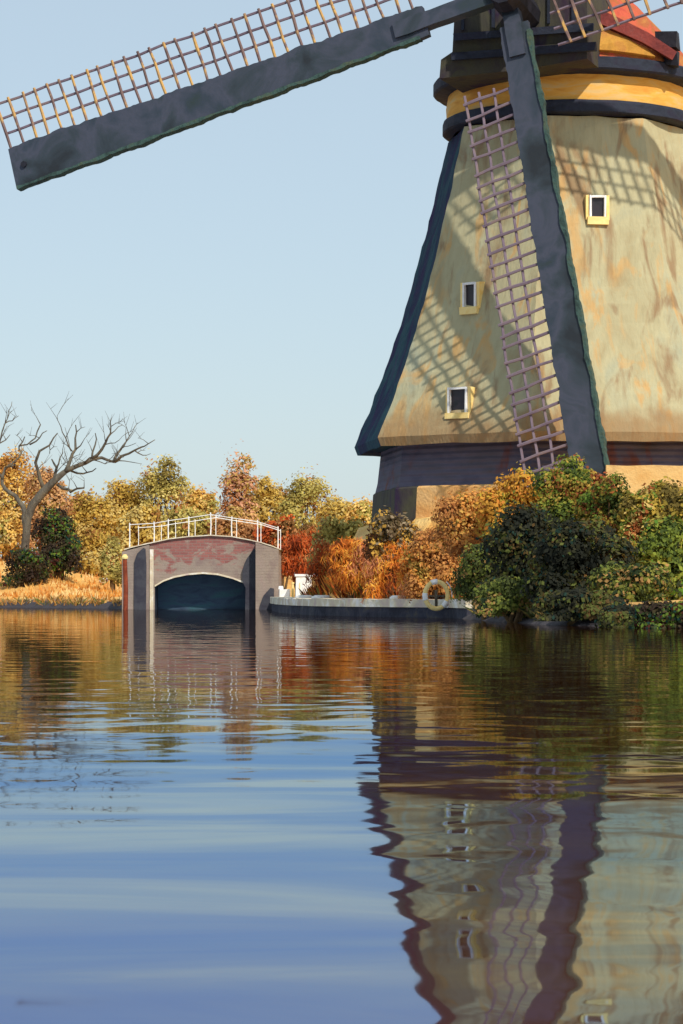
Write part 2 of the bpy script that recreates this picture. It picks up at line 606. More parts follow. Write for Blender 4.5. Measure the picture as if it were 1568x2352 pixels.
v2, f2 = loft([capring(t) for t in (1, .97, .92, .85, .75, .62, .5, .38, .25, .12, 0)], True)
m_ = MB(); m_.add(wob(v2, .07, 1.4), f2)
cap = m_.build('cap', M['roof'], mill, smooth=True)
v2, f2 = loft([circ(2.6, 12.02), circ(3.0, 12.01), circ(3.04, 11.97), circ(3.04, 11.76), circ(3.0, 11.72), circ(2.60, 11.66)])
m_ = MB(); m_.add(wob(v2, .02, 2.2), f2); m_.build('rim', M['rim'], cap)
# boarded front gable around the shaft
g = MB()
def gp(x, y, z):
    x = x * 1.13 if x < 0 else x * .9
    return capc + e_x * x + n_ax * y + UP * z


GW, GF = 1.52, 3.7
front = [(-GW * 1.1, 11.55), (-GW * 1.08, 11.95), (-GW * .93, 12.1), (-GW * .9, 13.0), (-GW * .84, 14.0), (-GW * .6, 14.9), (-.5, 15.5), (0, 15.8), (.5, 15.5), (GW * .62, 14.9), (GW * .93, 14.0), (GW, 13.0), (GW, 11.75), (0, 11.62)]
vsg = [gp(x, GF, z) for x, z in front] + [gp(x * 1.0, .6, z) for x, z in front]
nf = len(front)
fsg = [tuple(range(nf))] + [tuple(range(2 * nf - 1, nf - 1, -1))] + [(i, i + nf, (i + 1) % nf + nf, (i + 1) % nf) for i in range(nf)]
g.add(vsg, fsg)
g.build('front_gable', M['gable'], cap)
g = MB()
for i, z in enumerate((11.98, 12.4)):
    g.box(gp(0, GF + .08, z), e_x, n_ax, UP, 2 * GW + .12 - .1 * i, .14, .16, .02)
for i in range(5):
    g.box(gp(-1.2 + i * .6, GF + .03, 13.5), e_x, n_ax, UP, .07, .05, 1.9, .01)
g.build('gable_batten', M['rim'], cap)
# ochre flank panel, red-brown diagonal bar and the black block at its end, laid on the right of the cap
def on_cap(px, py, d0=55.5):
    p = at(px, py, d0)
    return p


g = MB()
pts = []
for px, py in ((1333, 62), (1400, 90), (1500, 138), (1420, 150), (1333, 146)):
    pts.append((px, py))
capbvh = BVHTree.FromPolygons([tuple(p) for p in m_.v], m_.f)
cv = [tuple(v.co + cap.location + mill.location) for v in cap.data.vertices]
capb = BVHTree.FromPolygons(cv, [tuple(p.vertices) for p in cap.data.polygons])


def oncap(px, py, off):
    hit, nrm, _, _ = capb.ray_cast(Vector((0, 0, H)), ray(px, py))
    if hit is None:
        hit = at(px, py, 58.5); nrm = Vector((0, -1, 0))
    return hit + Vector((.25, -.85, .25)) * off


def slab(poly, off, th, mat, name, parent):
    q = MB()
    a = [oncap(x, y, off) for x, y in poly]
    b = [p + Vector((-.1, .9, -.2)) * th for p in a]
    n = len(a)
    q.add(a + b, [tuple(range(n)), tuple(range(2 * n - 1, n - 1, -1))] + [(i, i + n, (i + 1) % n + n, (i + 1) % n) for i in range(n)])
    return q.build(name, mat, parent)


slab([(1326, 44), (1360, 60), (1400, 78), (1440, 98), (1480, 118), (1500, 136), (1450, 128), (1400, 122), (1350, 119), (1326, 118)], .14, .3, M['ochre_side'], 'flank_panel', cap)
q = MB()
q.tube([oncap(1322, 32, .24), oncap(1400, 66, .26), oncap(1470, 100, .28), oncap(1535, 142, .3)], [.20, .19, .17, .14], 4)
q.build('diagonal_bar', M['redbar'], cap)
q = MB()
cB = oncap(1522, 108, .30)
q.box(cB, e_x, n_ax, UP, .46, .4, .36, .04)
q.box(cB + Vector((.1, 0, -.4)), e_x, n_ax, UP, .3, .3, .3, .04)
q.build('end_block', M['black'], cap)

# ---- shaft and sails
TAU = math.radians(6)
hub = at(1166, -8, 54.3)
e_u = Vector((math.sin(PSI) * math.sin(TAU), math.cos(PSI) * math.sin(TAU), math.cos(TAU)))
nrm = e_x.cross(e_u).normalized()
if nrm.y > 0:
    nrm = -nrm
q = MB()
q.tube([hub + nrm * .5, hub + nrm * .1, hub - nrm * 1.0, hub - nrm * 3.0], [.30, .36, .36, .4], 10)
shaft = q.build('shaft', M['black'], mill)


def plane_pt(px, py):
    r = ray(px, py)
    o = Vector((0, 0, H))
    t = (hub - o).dot(nrm) / r.dot(nrm)
    return o + r * t


def sail(direction, L, w_in, w_tip, lat_w, r0, nb, side, mat, off, r_lat_in=None):
    """board of the sail with its lattice; side = unit vector in the plane towards the lattice"""
    d = direction.normalized()
    s = (side - d * side.dot(d)).normalized()
    o = hub + nrm * off
    n = 46
    def prism(a0, a1, th, z, jit, r_a, r_b, n):
        """strip from in-plane offset a0(r) to a1(r), thickness th at height z above plane"""
        vs, fs = [], []
        for i in range(n + 1):
            r = r_a + (r_b - r_a) * i / n
            j0 = noise.noise(Vector((r * 1.9, a0(r) * 3, off * 7 + 1))) * jit + noise.noise(Vector((r * 9, a0(r) * 3, off * 7 + 2))) * jit * .5
            j1 = noise.noise(Vector((r * 2.1, a1(r) * 3, off * 9 + 5))) * jit + noise.noise(Vector((r * 8.3, a1(r) * 3, off * 9 + 6))) * jit * .5
            c0 = o + d * r + s * (a0(r) + j0)
            c1 = o + d * r + s * (a1(r) + j1)
            vs += [c0 + nrm * (z + th / 2), c1 + nrm * (z + th / 2), c1 + nrm * (z - th / 2), c0 + nrm * (z - th / 2)]
        for i in range(n):
            b = i * 4
            for k in range(4):
                fs.append((b + k, b + (k + 1) % 4, b + 4 + (k + 1) % 4, b + 4 + k))
        fs.append((3, 2, 1, 0))
        b = n * 4
        fs.append((b, b + 1, b + 2, b + 3))
        return vs, fs
    W = lambda r: w_in + (w_tip - w_in) * max(0, (r - r0)) / (L - r0)
    mbs = MB()
    mbs.add(*prism(lambda r: -W(r) / 2, lambda r: W(r) / 2, .16, 0, .05, r0, L, 150))
    part = mbs.build('sail', M['tar'], mill)
    st = MB()
    st.add(*prism(lambda r: -.17, lambda r: .17, .30, .0, .02, -.4, r0 + .7, 10))
    st.build('stock', M['tar'], part)
    eb = MB()
    eb.add(*prism(lambda r: -W(r) / 2 - .03, lambda r: -W(r) / 2 + .04, .20, .02, .05, r0 + .2, L - .02, 150))
    eb.build('edge_board', M['edge'], part)
    bo = MB()
    c = o + d * (L - .3) + nrm * .09
    bo.tube([c, c + nrm * .04], .07, 8)
    bo.build('bolt', M['black'], part)
    la = MB()
    rl = r_lat_in if r_lat_in else r0 + .3
    wl = lambda r: W(r) / 2
    for i in range(nb):
        r = rl + (L - rl - .05) * i / (nb - 1) + random.uniform(-.025, .025)
        sl = .14 + random.uniform(-.04, .04)
        a = o + d * r + s * (wl(r) - .1) + nrm * .02
        b = o + d * (r + sl) + s * (wl(r) + lat_w + .05) + nrm * .02
        m1 = a.lerp(b, .35) + d * random.uniform(-.02, .02)
        m2 = a.lerp(b, .7) + d * random.uniform(-.02, .02)
        rr = .032
        la.tube([a, m1, m2, b], [rr, rr * random.uniform(.9, 1.2), rr * random.uniform(.9, 1.25), rr], 5)
    la.build('cross_bar_lattice', mat, part)
    for f_ in (.36, .68, 1.0):
        ra = MB()
        pts = []
        for i in range(nb * 2):
            r = rl - .1 + (L + .12 - rl) * i / (nb * 2 - 1)
            pts.append(o + d * r + s * (wl(r) + lat_w * f_) - nrm * .03 + s * noise.noise(Vector((r * 1.4, f_ * 9, off))) * .03)
        ra.tube(pts, .031, 5)
        ra.build('rail', M['lath2'], part)
    return part


tipL = plane_pt(42, 396)
dL = tipL - hub
LL = dL.length
tipD = plane_pt(1352, 1080)
dD = (tipD - hub).normalized()
sL = sail(dL, LL, .68, .96, 1.12, 1.75, 31, e_u, M['lath'], .22, 1.95)
sD = sail(dD, 10.75, .60, .76, .98, .6, 31, -e_x, M['lath2'], -.12, 1.9)
sR = sail(-dL, LL, .66, .86, 1.12, 1.75, 31, -e_u, M['lath'], .22, .9)
sU = sail(-dD, 10.75, .60, .76, .98, .6, 31, e_x, M['lath2'], -.12, 1.9)

# ---------------------------------------------------------------- bridge
BY = 77.0
bx = lambda px: (px - CX) / F * BY
bz = lambda py: H + (YH - py) / F * BY
bridge = empty('bridge', (bx(465), BY, 0), 'small arched brick footbridge with painted pier shadows over the canal', 'bridge')
top_pts = [(285, 1264), (300, 1259), (330, 1252), (353, 1247), (390, 1239), (433, 1234), (483, 1231), (532, 1234), (575, 1242), (600, 1248), (625, 1256), (645, 1264)]
arch = [(355, 1348), (375, 1336), (400, 1327), (430, 1321), (465, 1318), (500, 1321), (535, 1330), (560, 1340), (580, 1348)]
tx = np.array([bx(p[0]) for p in top_pts]); tz = np.array([bz(p[1]) for p in top_pts])
ax_ = np.array([bx(p[0]) for p in arch]); az_ = np.array([bz(p[1]) for p in arch])
topz = lambda x: float(np.interp(x, tx, tz))
D0, D1 = BY, BY + 3.4
# spandrel wall with the arch opening
def wallseg(y0, y1, mat, name):
    q = MB()
    X = np.linspace(bx(343), bx(590), 41)
    a0, a1 = ax_[0], ax_[-1]
    ed = sorted(set(list(np.round(X, 4)) + [round(a0, 4), round(a1, 4)]))
    vs, fs = [], []
    for x in ed:
        inside = a0 - 1e-4 <= x <= a1 + 1e-4
        zb = float(np.interp(x, ax_, az_)) if inside else -.6
        vs += [(x, y0, zb), (x, y0, topz(x)), (x, y1, topz(x)), (x, y1, zb)]
    for i in range(len(ed) - 1):
        mid = (ed[i] + ed[i + 1]) / 2
        if a0 < mid < a1:
            b, c = i * 4, (i + 1) * 4
            for k in range(4):
                fs.append((b + k, c + k, c + (k + 1) % 4, b + (k + 1) % 4))
    q.add(vs, fs)
    # abutments on both sides of the opening
    for xa, xb in ((bx(343), a0), (a1, bx(590))):
        n = 6
        for i in range(n):
            u0, u1 = xa + (xb - xa) * i / n, xa + (xb - xa) * (i + 1) / n
            t0, t1 = topz(u0), topz(u1)
            q.add([(u0, y0, -.6), (u1, y0, -.6), (u1, y0, t1), (u0, y0, t0), (u0, y1, -.6), (u1, y1, -.6), (u1, y1, t1), (u0, y1, t0)],
                  [(0, 1, 2, 3), (5, 4, 7, 6), (3, 2, 6, 7), (1, 5, 6, 2), (4, 0, 3, 7)])
    return q.build(name, mat, bridge)


wallseg(D0, D1, M['brick'], 'arch_wall')
# vault lining: a barrel a few mm inside the opening
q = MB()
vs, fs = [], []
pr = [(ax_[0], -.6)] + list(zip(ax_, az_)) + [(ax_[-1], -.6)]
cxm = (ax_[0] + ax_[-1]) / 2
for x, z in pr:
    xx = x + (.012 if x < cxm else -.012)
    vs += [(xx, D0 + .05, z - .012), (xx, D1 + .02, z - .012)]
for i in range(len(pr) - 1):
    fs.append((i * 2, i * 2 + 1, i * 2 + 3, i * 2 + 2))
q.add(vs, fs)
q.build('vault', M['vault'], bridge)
# pale arch ring
q = MB()
ring_o = [(x, z) for x, z in zip(ax_, az_)]
for i in range(len(ring_o) - 1):
    (x0, z0), (x1, z1) = ring_o[i], ring_o[i + 1]
    w = .05
    q.add([(x0, D0 - .03, z0), (x1, D0 - .03, z1), (x1, D0 - .03, z1 + w), (x0, D0 - .03, z0 + w), (x0, D0 + .03, z0), (x1, D0 + .03, z1), (x1, D0 + .03, z1 + w), (x0, D0 + .03, z0 + w)],
          [(0, 1, 2, 3), (0, 4, 5, 1), (3, 2, 6, 7)])
q.build('arch_ring', M['stonetop'], bridge)


def pier(x0, x1, y0, y1, ztop0, ztop1, mat, name, zb=-.6):
    q = MB()
    X = np.linspace(x0, x1, 5)
    for i in range(4):
        a, b = float(X[i]), float(X[i + 1])
        ta = ztop0 + (ztop1 - ztop0) * i / 4
        tb = ztop0 + (ztop1 - ztop0) * (i + 1) / 4
        fs = [(0, 1, 2, 3), (5, 4, 7, 6), (3, 2, 6, 7)]
        if i == 0:
            fs.append((4, 0, 3, 7))
        if i == 3:
            fs.append((1, 5, 6, 2))
        q.add([(a, y0, zb), (b, y0, zb), (b, y0, tb), (a, y0, ta), (a, y1, zb), (b, y1, zb), (b, y1, tb), (a, y1, ta)], fs)
    return q.build(name, mat, bridge)


pier(bx(283), bx(344), D0 - .5, D1 + .4, bz(1268), bz(1252), M['pier'], 'pier')
pier(bx(588), bx(640), D0 - .5, D1 + .4, bz(1246), bz(1263), M['pier'], 'pier')
# pale strip painted as the lit pier side, dark panels as pier shadows
pier(bx(345), bx(353), D0 - .25, D0 - .01, bz(1262), bz(1262), M['stonetop'], 'lit_edge')


def panel(poly, y, th, mat, name):
    q = MB()
    a = [Vector((bx(x), y, bz(z))) for x, z in poly]
    b = [p + Vector((0, th, 0)) for p in a]
    n = len(a)
    q.add(a + b, [tuple(range(n)), tuple(range(2 * n - 1, n - 1, -1))] + [(i, i + n, (i + 1) % n + n, (i + 1) % n) for i in range(n)])
    return q.build(name, mat, bridge)


panel([(311, 1402), (338, 1402), (339, 1300), (337, 1262), (332, 1259), (318, 1272), (312, 1290)], D0 - .56, .09, M['pier_shade'], 'pier_shadow')
panel([(563, 1402), (586, 1402), (588, 1300), (589, 1264), (584, 1260), (566, 1284), (557, 1310), (557, 1336), (564, 1350)], D0 - .12, .09, M['pier_shade'], 'pier_shadow')
panel([(598, 1402), (630, 1402), (630, 1352), (622, 1350), (606, 1368), (598, 1390)], D0 - .56, .07, M['pier_shade'], 'pier_shadow')
q = MB()
q.abox(float(ax_[0]) + .03, float(ax_[-1]) - .03, D1 - 2.5, D1 - 2.42, -.6, float(az_.max()) - .03)
q.build('added_backing', M['backing'], bridge)  # board added inside the vault so the opening reads dark
# deck and coping
q = MB()
for i in range(len(tx) - 1):
    for (y0, y1, h) in ((D0 - .08, D1 + .08, .035),):
        q.add([(tx[i], y0, tz[i] + .004), (tx[i + 1], y0, tz[i + 1] + .004), (tx[i + 1], y0, tz[i + 1] + h), (tx[i], y0, tz[i] + h),
               (tx[i], y1, tz[i] + .004), (tx[i + 1], y1, tz[i + 1] + .004), (tx[i + 1], y1, tz[i + 1] + h), (tx[i], y1, tz[i] + h)],
              [(0, 1, 2, 3), (5, 4, 7, 6), (3, 2, 6, 7), (4, 5, 1, 0)])
q.build('deck', M['stonetop'], bridge)
PO = [(297, 1201, 1256), (353, 1198, 1248), (386, 1192, 1241), (433, 1186, 1236), (483, 1177, 1232), (532, 1186, 1234), (591, 1194, 1246), (638, 1209, 1260)]
for yy in (D0 + .05, D1 - .05):
    rl = MB()
    pts = [Vector((bx(p[0]), yy, bz(p[1] + 4))) + Vector((0, 0, random.uniform(-.01, .01))) for p in PO]
    rl.tube(pts, .011, 6)
    rl.build('handrail', M['white'], bridge)
    for p in PO:
        pm = MB()
        x = bx(p[0])
        pm.tube([(x, yy, bz(p[2])), (x + random.uniform(-.015, .015), yy, bz((p[1] + p[2]) / 2)), (x, yy, bz(p[1]))], [.019, .017, .019] if yy < D0 + 1 else [.012, .011, .012], 6)
        pm.build('railing_post', M['white'], bridge)

# ---------------------------------------------------------------- quay, box, posts, lifebuoy
qy = empty('quay_wall', (.4, 55, 0), 'low stone quay with pale coping along the water below the mill', 'quay')
ql = [(-1.75, 76.3), (-1.62, 71), (-1.3, 65), (-.9, 60.5), (-.35, 57.2), (.4, 55), (1.3, 53.3), (2.35, 51.6), (2.62, 49.5)]


def strip_wall(pts, w, z0, z1, jit):
    q = MB()
    vs, fs = [], []
    P = []
    for (x0, y0), (x1, y1) in zip(pts[:-1], pts[1:]):
        n = max(2, int(math.hypot(x1 - x0, y1 - y0) / .35))
        P += [(x0 + (x1 - x0) * i / n, y0 + (y1 - y0) * i / n) for i in range(n)]
    P.append(pts[-1])
    for i, (x, y) in enumerate(P):
        xa, ya = P[max(i - 1, 0)]
        xb, yb = P[min(i + 1, len(P) - 1)]
        t = Vector((xb - xa, yb - ya, 0)).normalized()
        nn = Vector((t.y, -t.x, 0))
        if nn.x > 0:
            nn = -nn
        j = random.uniform(-jit, jit)
        c = Vector((x, y, 0))
        vs += [c + nn * (w / 2 + j) + UP * z0, c + nn * (w / 2 + j) + UP * (z1 + j * .5), c - nn * w / 2 + UP * (z1 + j * .5), c - nn * w / 2 + UP * z0]
    for i in range(len(P) - 1):
        b = i * 4
        for k in range(4):
            fs.append((b + k, b + (k + 1) % 4, b + 4 + (k + 1) % 4, b + 4 + k))
    fs += [(0, 1, 2, 3), (len(P) * 4 - 1, len(P) * 4 - 2, len(P) * 4 - 3, len(P) * 4 - 4)]
    q.add(vs, fs)
    return q


strip_wall(ql, .5, -.6, .20, .03).build('wall', M['quay'], qy)
strip_wall(ql, .58, .203, .36, .04).build('coping', M['stonetop'], qy)

q = MB()
pw = [at(x, 1068 + (i % 2) * 2, 52.4) for i, x in enumerate((1392, 1440, 1500, 1560, 1640, 1760))]
for a, b in zip(pw[:-1], pw[1:]):
    q.add([(a.x, a.y, 1.0), (b.x, b.y, 1.0), (b.x, b.y, b.z), (a.x, a.y, a.z), (a.x, a.y + .3, 1.0), (b.x, b.y + .3, 1.0), (b.x, b.y + .3, b.z), (a.x, a.y + .3, a.z)], [(0, 1, 2, 3), (5, 4, 7, 6), (3, 2, 6, 7), (0, 3, 7, 4), (1, 5, 6, 2)])
tag(q.build('garden_wall', M['palewall'], None), 'pale yellow wall right of the dark sail foot, behind the shrubs', 'wall')
d = 74.6
c = at(697, 1340, d)
bx_ = empty('white_box', (c.x, c.y, .36), 'square white box standing on the quay just right of the bridge', 'box')
q = MB(); q.abox(c.x - .22, c.x + .22, c.y - .17, c.y + .17, .362, .96, .01); q.build('cabinet', M['white'], bx_)
q = MB(); q.abox(c.x - .25, c.x + .25, c.y - .20, c.y + .20, .962, 1.02, .008); q.build('lid', M['white'], bx_)
q = MB(); q.abox(c.x - .12, c.x - .10, c.y - .185, c.y - .172, .60, .78); q.build('handle', M['cream'], bx_)
for k, (px, w, hgt, lab) in enumerate(((653, .30, .30, 'low white block between the bridge and the square white box'), (672, .08, .5, 'thin pale post close against the left of the square white box'))):
    p = at(px, 1355, 75.2)
    q = MB()
    if k == 0:
        q.abox(p.x - w / 2, p.x + w / 2, p.y - .15, p.y + .15, .362, .362 + .22, .02)
        q.abox(p.x - w / 2 - .02, p.x - w / 2 + .1, p.y - .1, p.y + .1, .583, .68, .02)
        tag(q.build('mooring_block', M['white'], None), lab, 'block')
    else:
        q.tube([(p.x, p.y, .30), (p.x, p.y, .75)], [.035, .03], 8)
        q.tube([(p.x, p.y, .75), (p.x, p.y, .80)], [.045, .045], 8)
        tag(q.build('mooring_post', M['cream'], None), lab, 'post')
# flat white stones on the coping
for k, (px, dd, lab) in enumerate(((752, 60.3, 'white stone lying on the quay coping nearest the middle of the canal bank'), (790, 57.8, 'long white stone on the quay coping left of the mill corner'), (945, 53.5, 'small white stone on the quay coping left of the lifebuoy'))):
    xq = float(np.interp(-dd, [-p[1] for p in ql], [p[0] for p in ql]))
    me = MB()
    nn = 8
    R = [(.0, .0)]
    for lv, (rr, zz) in enumerate(((.9, 0), (1, .05), (.6, .09))):
        for i in range(nn):
            a = 2 * math.pi * i / nn
            me.v.append((xq + math.cos(a) * .24 * rr * random.uniform(.85, 1.1), dd + math.sin(a) * .16 * rr, .352 + zz))
    for lv in range(2):
        for i in range(nn):
            me.f.append((lv * nn + i, lv * nn + (i + 1) % nn, (lv + 1) * nn + (i + 1) % nn, (lv + 1) * nn + i))
    me.f.append(tuple(2 * nn + i for i in range(nn)))
    tag(me.build('stone', M['white'], None, True), lab, 'stone')

# lifebuoy on a short stand at the quay's right end
d = 51.3
c = at(1002, 1367, d)
lb = empty('lifebuoy', (c.x, c.y, c.z), 'round yellow and white lifebuoy at the right end of the quay', 'lifebuoy')
R, r = .245, .047
def torus(a0, a1, n, rr):
    q = MB()
    pts = [c + Vector((math.sin(a) * R * .92, math.sin(a) * .03, math.cos(a) * R * 1.08)) for a in np.linspace(a0, a1, n)]
    q.tube(pts, rr, 10)
    return q
torus(0, 2 * math.pi, 40, r).build('ring', M['cream'], lb, True)
for a in (-.2, 2.3, 4.6):
    torus(a - .26, a + .26, 8, r + .006).build('band', M['white'], lb, True)
q = MB()
pts = [c + Vector((math.sin(a) * R * 1.25, -.01, math.cos(a) * R * 1.4 + .0)) for a in np.linspace(.7, 2.4, 9)]
q.tube(pts, .012, 5)
q.build('rope', M['white'], lb, True)
st = MB()
st.tube([(c.x, c.y + .10, .2), (c.x, c.y + .10, c.z + .1)], .03, 6)
st.tube([(c.x - .16, c.y + .10, c.z - .02), (c.x + .16, c.y + .10, c.z - .02)], .022, 6)
tag(st.build('lifebuoy_stand', M['bark'], None), 'short dark post with crossbar behind the lifebuoy', 'post')

# rusty post left of the bridge, and the small white stone on the left bank
p = at(287, 1345, 75.6)
rp = empty('mooring_post', (p.x, p.y, 0), 'rust red post in the water at the left edge of the bridge', 'post')
q = MB(); q.tube([(p.x, p.y, -.6), (p.x + .02, p.y, .6), (p.x - .01, p.y, bz(1284) - .02)], [.075, .07, .065], 8); q.build('shaft', M['rust'], rp)
q = MB(); q.tube([(p.x - .01, p.y, bz(1284) - .018), (p.x - .01, p.y, bz(1284) + .03), (p.x - .01, p.y, bz(1278) + .04)], [.085, .1, .05], 8); q.build('knob', M['cream'], rp)
p = at(238, 1305, 93)
q = MB()
gz = hz(p.x, p.y)
q.tube([(p.x - .16, p.y, gz + .05), (p.x - .05, p.y, gz + .09), (p.x + .1, p.y, gz + .11), (p.x + .17, p.y, gz + .2)], [.05, .12, .1, .04], 8)
tag(q.build('stone', M['white'], None, True), 'small white stone lying alone on the golden left bank', 'stone')

# ---------------------------------------------------------------- vegetation
def leaves(lobes, N, size, pal, seed, spread=.35, up=0.0, freq=1.6, wisp=.0):
    """leaf faces through the volume of the lobes; pal = list of (weight, rgb)"""
    rg = np.random.default_rng(seed)
    vol = np.array([l[3] * l[4] * l[5] for l in lobes]) ** .75
    vol /= vol.sum()
    L = np.array(lobes)[rg.choice(len(lobes), N, p=vol)]
    dr = rg.normal(size=(N, 3)); dr /= np.linalg.norm(dr, axis=1)[:, None]
    dr[:, 2] = np.where(dr[:, 2] < -.55, -dr[:, 2], dr[:, 2])
    rr = rg.uniform(.25, 1, N) ** .42 + np.abs(rg.normal(size=N)) * wisp
    fr_ = np.array([noise.noise(Vector(tuple(v * 3.3)) + Vector((seed % 17, 0, 0))) for v in dr])
    rr = rr * (1 + fr_ * .45)
    P = L[:, :3] + dr * rr[:, None] * L[:, 3:6]
    nrmv = dr + rg.normal(size=(N, 3)) * spread
    nrmv[:, 1] -= .25
    nrmv /= np.linalg.norm(nrmv, axis=1)[:, None]
    t = rg.normal(size=(N, 3))
    t[:, 2] += up * np.sign(up if up else 1) * 3
    t -= nrmv * np.sum(t * nrmv, axis=1)[:, None]
    t /= np.linalg.norm(t, axis=1)[:, None]
    b = np.cross(nrmv, t)
    s = size * rg.uniform(.55, 1.35, N)
    asp = rg.uniform(.45, .75, N) if up == 0 else rg.uniform(.16, .3, N)
    ln = s if up == 0 else s * 1.9
    q = [P - t * ln[:, None] * .5, P + b * (s * asp)[:, None] * .55 - t * (ln * .05)[:, None], P + t * ln[:, None] * .5, P - b * (s * asp)[:, None] * .5 + t * (ln * .08)[:, None]]
    V = np.stack(q, 1).reshape(-1, 3)
    w = np.array([p[0] for p in pal], float); cum = np.cumsum(w / w.sum())
    cols = np.array([lin(p[1]) for p in pal])
    nn = np.array([noise.noise(Vector(tuple(p * freq)) + Vector((seed * 1.37 % 50, 0, 0))) for p in P])
    rk = np.argsort(np.argsort(nn + rg.normal(size=N) * .17)) / N
    ci = np.searchsorted(cum, rk * .9999)
    C = cols[np.minimum(ci, len(cols) - 1)] * rg.uniform(.78, 1.22, (N, 1))
    C = np.clip(C, 0, .95)
    C4 = np.concatenate([C, np.ones((N, 1))], 1)
    C4 = np.repeat(C4, 4, axis=0)
    return V, C4


def plant(name, label, cat, px, ptop, pbot, wpx, d, pal, N=3500, size=.13, seed=1, group=None, trunk=True, up=0.0, wisp=.05, nl=6, freq=1.6, deep=.8, sink=0):
    cx_ = (px - CX) / F * d
    ztop = H + (YH - ptop) / F * d
    zbot = max(H + (YH - pbot) / F * d, hz(cx_, d) + .02) if not sink else H + (YH - pbot) / F * d
    w = wpx / F * d
    gz = hz(cx_, d)
    root = empty(name, (cx_, d, gz), label, cat, group)
    rg = random.Random(seed * 31 + 5)
    hh = ztop - zbot
    lobes = []
    lobes.append((cx_, d, zbot + hh * .42, w * .34, w * .34 * deep, hh * .42))
    for i in range(nl):
        a = (i + .5) / nl * 2 - 1
        ox = a * w * .33
        hgt = hh * (.55 + .3 * (1 - a * a)) * rg.uniform(.75, 1.1)
        r_ = w * rg.uniform(.14, .24)
        rz = min(r_ * 1.1, hh * .35)
        lobes.append((cx_ + ox, d + rg.uniform(-.3, .3) * w * deep, min(zbot + hgt, ztop - rz * .9), r_, r_ * deep, rz))
        lobes.append((cx_ + a * w * .36, d + rg.uniform(-.35, .2) * w * deep, zbot + hh * rg.uniform(.15, .4), w * .17, w * .17 * deep, hh * .22))
    V, C = leaves(lobes, N, size, pal, seed, up=up, wisp=wisp, freq=freq)
    m = MB()
    V[:, 2] = np.maximum(V[:, 2], min(gz, .1) * .5 + .02)
    m.v = [tuple(v) for v in V]
    m.f = [(4 * i, 4 * i + 1, 4 * i + 2, 4 * i + 3) for i in range(N)]
    m.build('foliage', M['leaf'], root, colors=C)
    if trunk:
        s = MB()
        for i in range(6):
            l = lobes[1 + 2 * rg.randrange(nl)]
            b0 = Vector((cx_ + rg.uniform(-.1, .1) * w, d + rg.uniform(-.1, .1), gz - .1))
            e = Vector(l[:3]) + Vector((rg.uniform(-.1, .1), 0, l[5] * .6))
            mid = b0.lerp(e, .5) + Vector((rg.uniform(-.12, .12) * w * .5, 0, hh * .08))
            r0 = .02 + .018 * w
            s.tube([b0, mid, e], [r0, r0 * .6, r0 * .18], 5)
        s.build('stems', M['twig'], root)
    return root


GOLD = [(2, (176, 120, 56)), (3, (214, 164, 78)), (3, (226, 184, 92)), (2, (238, 202, 124)), (1, (176, 164, 84))]
TAN = [(2, (160, 112, 70)), (3, (196, 146, 96)), (3, (210, 164, 110)), (1, (170, 140, 70))]
OLIVE = [(2, (140, 122, 60)), (3, (174, 160, 84)), (3, (198, 180, 98)), (1, (214, 196, 124)), (1, (168, 112, 64))]
OLGOLD = [(1, (158, 110, 56)), (3, (190, 158, 72)), (3, (206, 172, 82)), (2, (214, 190, 116))]
ROSE = [(2, (178, 122, 78)), (2, (208, 154, 116)), (1, (216, 164, 132)), (4, (190, 158, 84))]
RUST = [(2, (110, 48, 26)), (4, (176, 78, 34)), (3, (206, 100, 44)), (1, (200, 140, 90)), (1, (120, 84, 40))]
ORANGE = [(1, (140, 66, 30)), (3, (208, 116, 44)), (4, (232, 148, 50)), (2, (240, 180, 76)), (2, (206, 134, 90))]
GREYB = [(3, (84, 70, 44)), (3, (120, 102, 74)), (2, (150, 132, 104)), (1, (72, 66, 34)), (2, (206, 160, 70)), (1, (90, 54, 26))]
DKG = [(4, (36, 38, 28)), (3, (50, 50, 32)), (1, (32, 58, 48)), (2, (74, 70, 36)), (2, (92, 98, 44)), (1, (100, 76, 40))]
DKB = [(3, (58, 44, 34)), (3, (76, 66, 40)), (2, (56, 72, 36)), (1, (30, 62, 52)), (2, (98, 118, 40)), (1, (84, 40, 30))]
OLG = [(3, (70, 78, 38)), (3, (100, 110, 46)), (2, (130, 130, 56)), (1, (170, 130, 76)), (1, (46, 60, 34))]
GRN = [(2, (64, 78, 32)), (3, (104, 118, 44)), (3, (132, 142, 52)), (2, (170, 154, 66)), (1, (60, 66, 38)), (1, (96, 136, 48))]
YOL = [(2, (112, 96, 44)), (3, (160, 138, 56)), (2, (190, 158, 64)), (2, (106, 124, 44)), (1, (222, 190, 110)), (1, (150, 84, 40))]
MIX = [(2, (64, 80, 34)), (3, (110, 110, 44)), (2, (150, 132, 52)), (1, (166, 96, 46)), (1, (120, 72, 40)), (2, (100, 124, 44))]
GRN2 = [(2, (70, 84, 34)), (3, (112, 124, 44)), (2, (146, 146, 56)), (2, (172, 140, 60)), (1, (150, 80, 44))]
TANG = [(2, (170, 110, 60)), (4, (206, 146, 80)), (2, (222, 150, 70)), (2, (214, 168, 84)), (1, (140, 120, 50))]
OCHB = [(2, (176, 128, 44)), (4, (206, 150, 58)), (2, (218, 140, 58)), (2, (196, 166, 60)), (1, (120, 120, 44))]

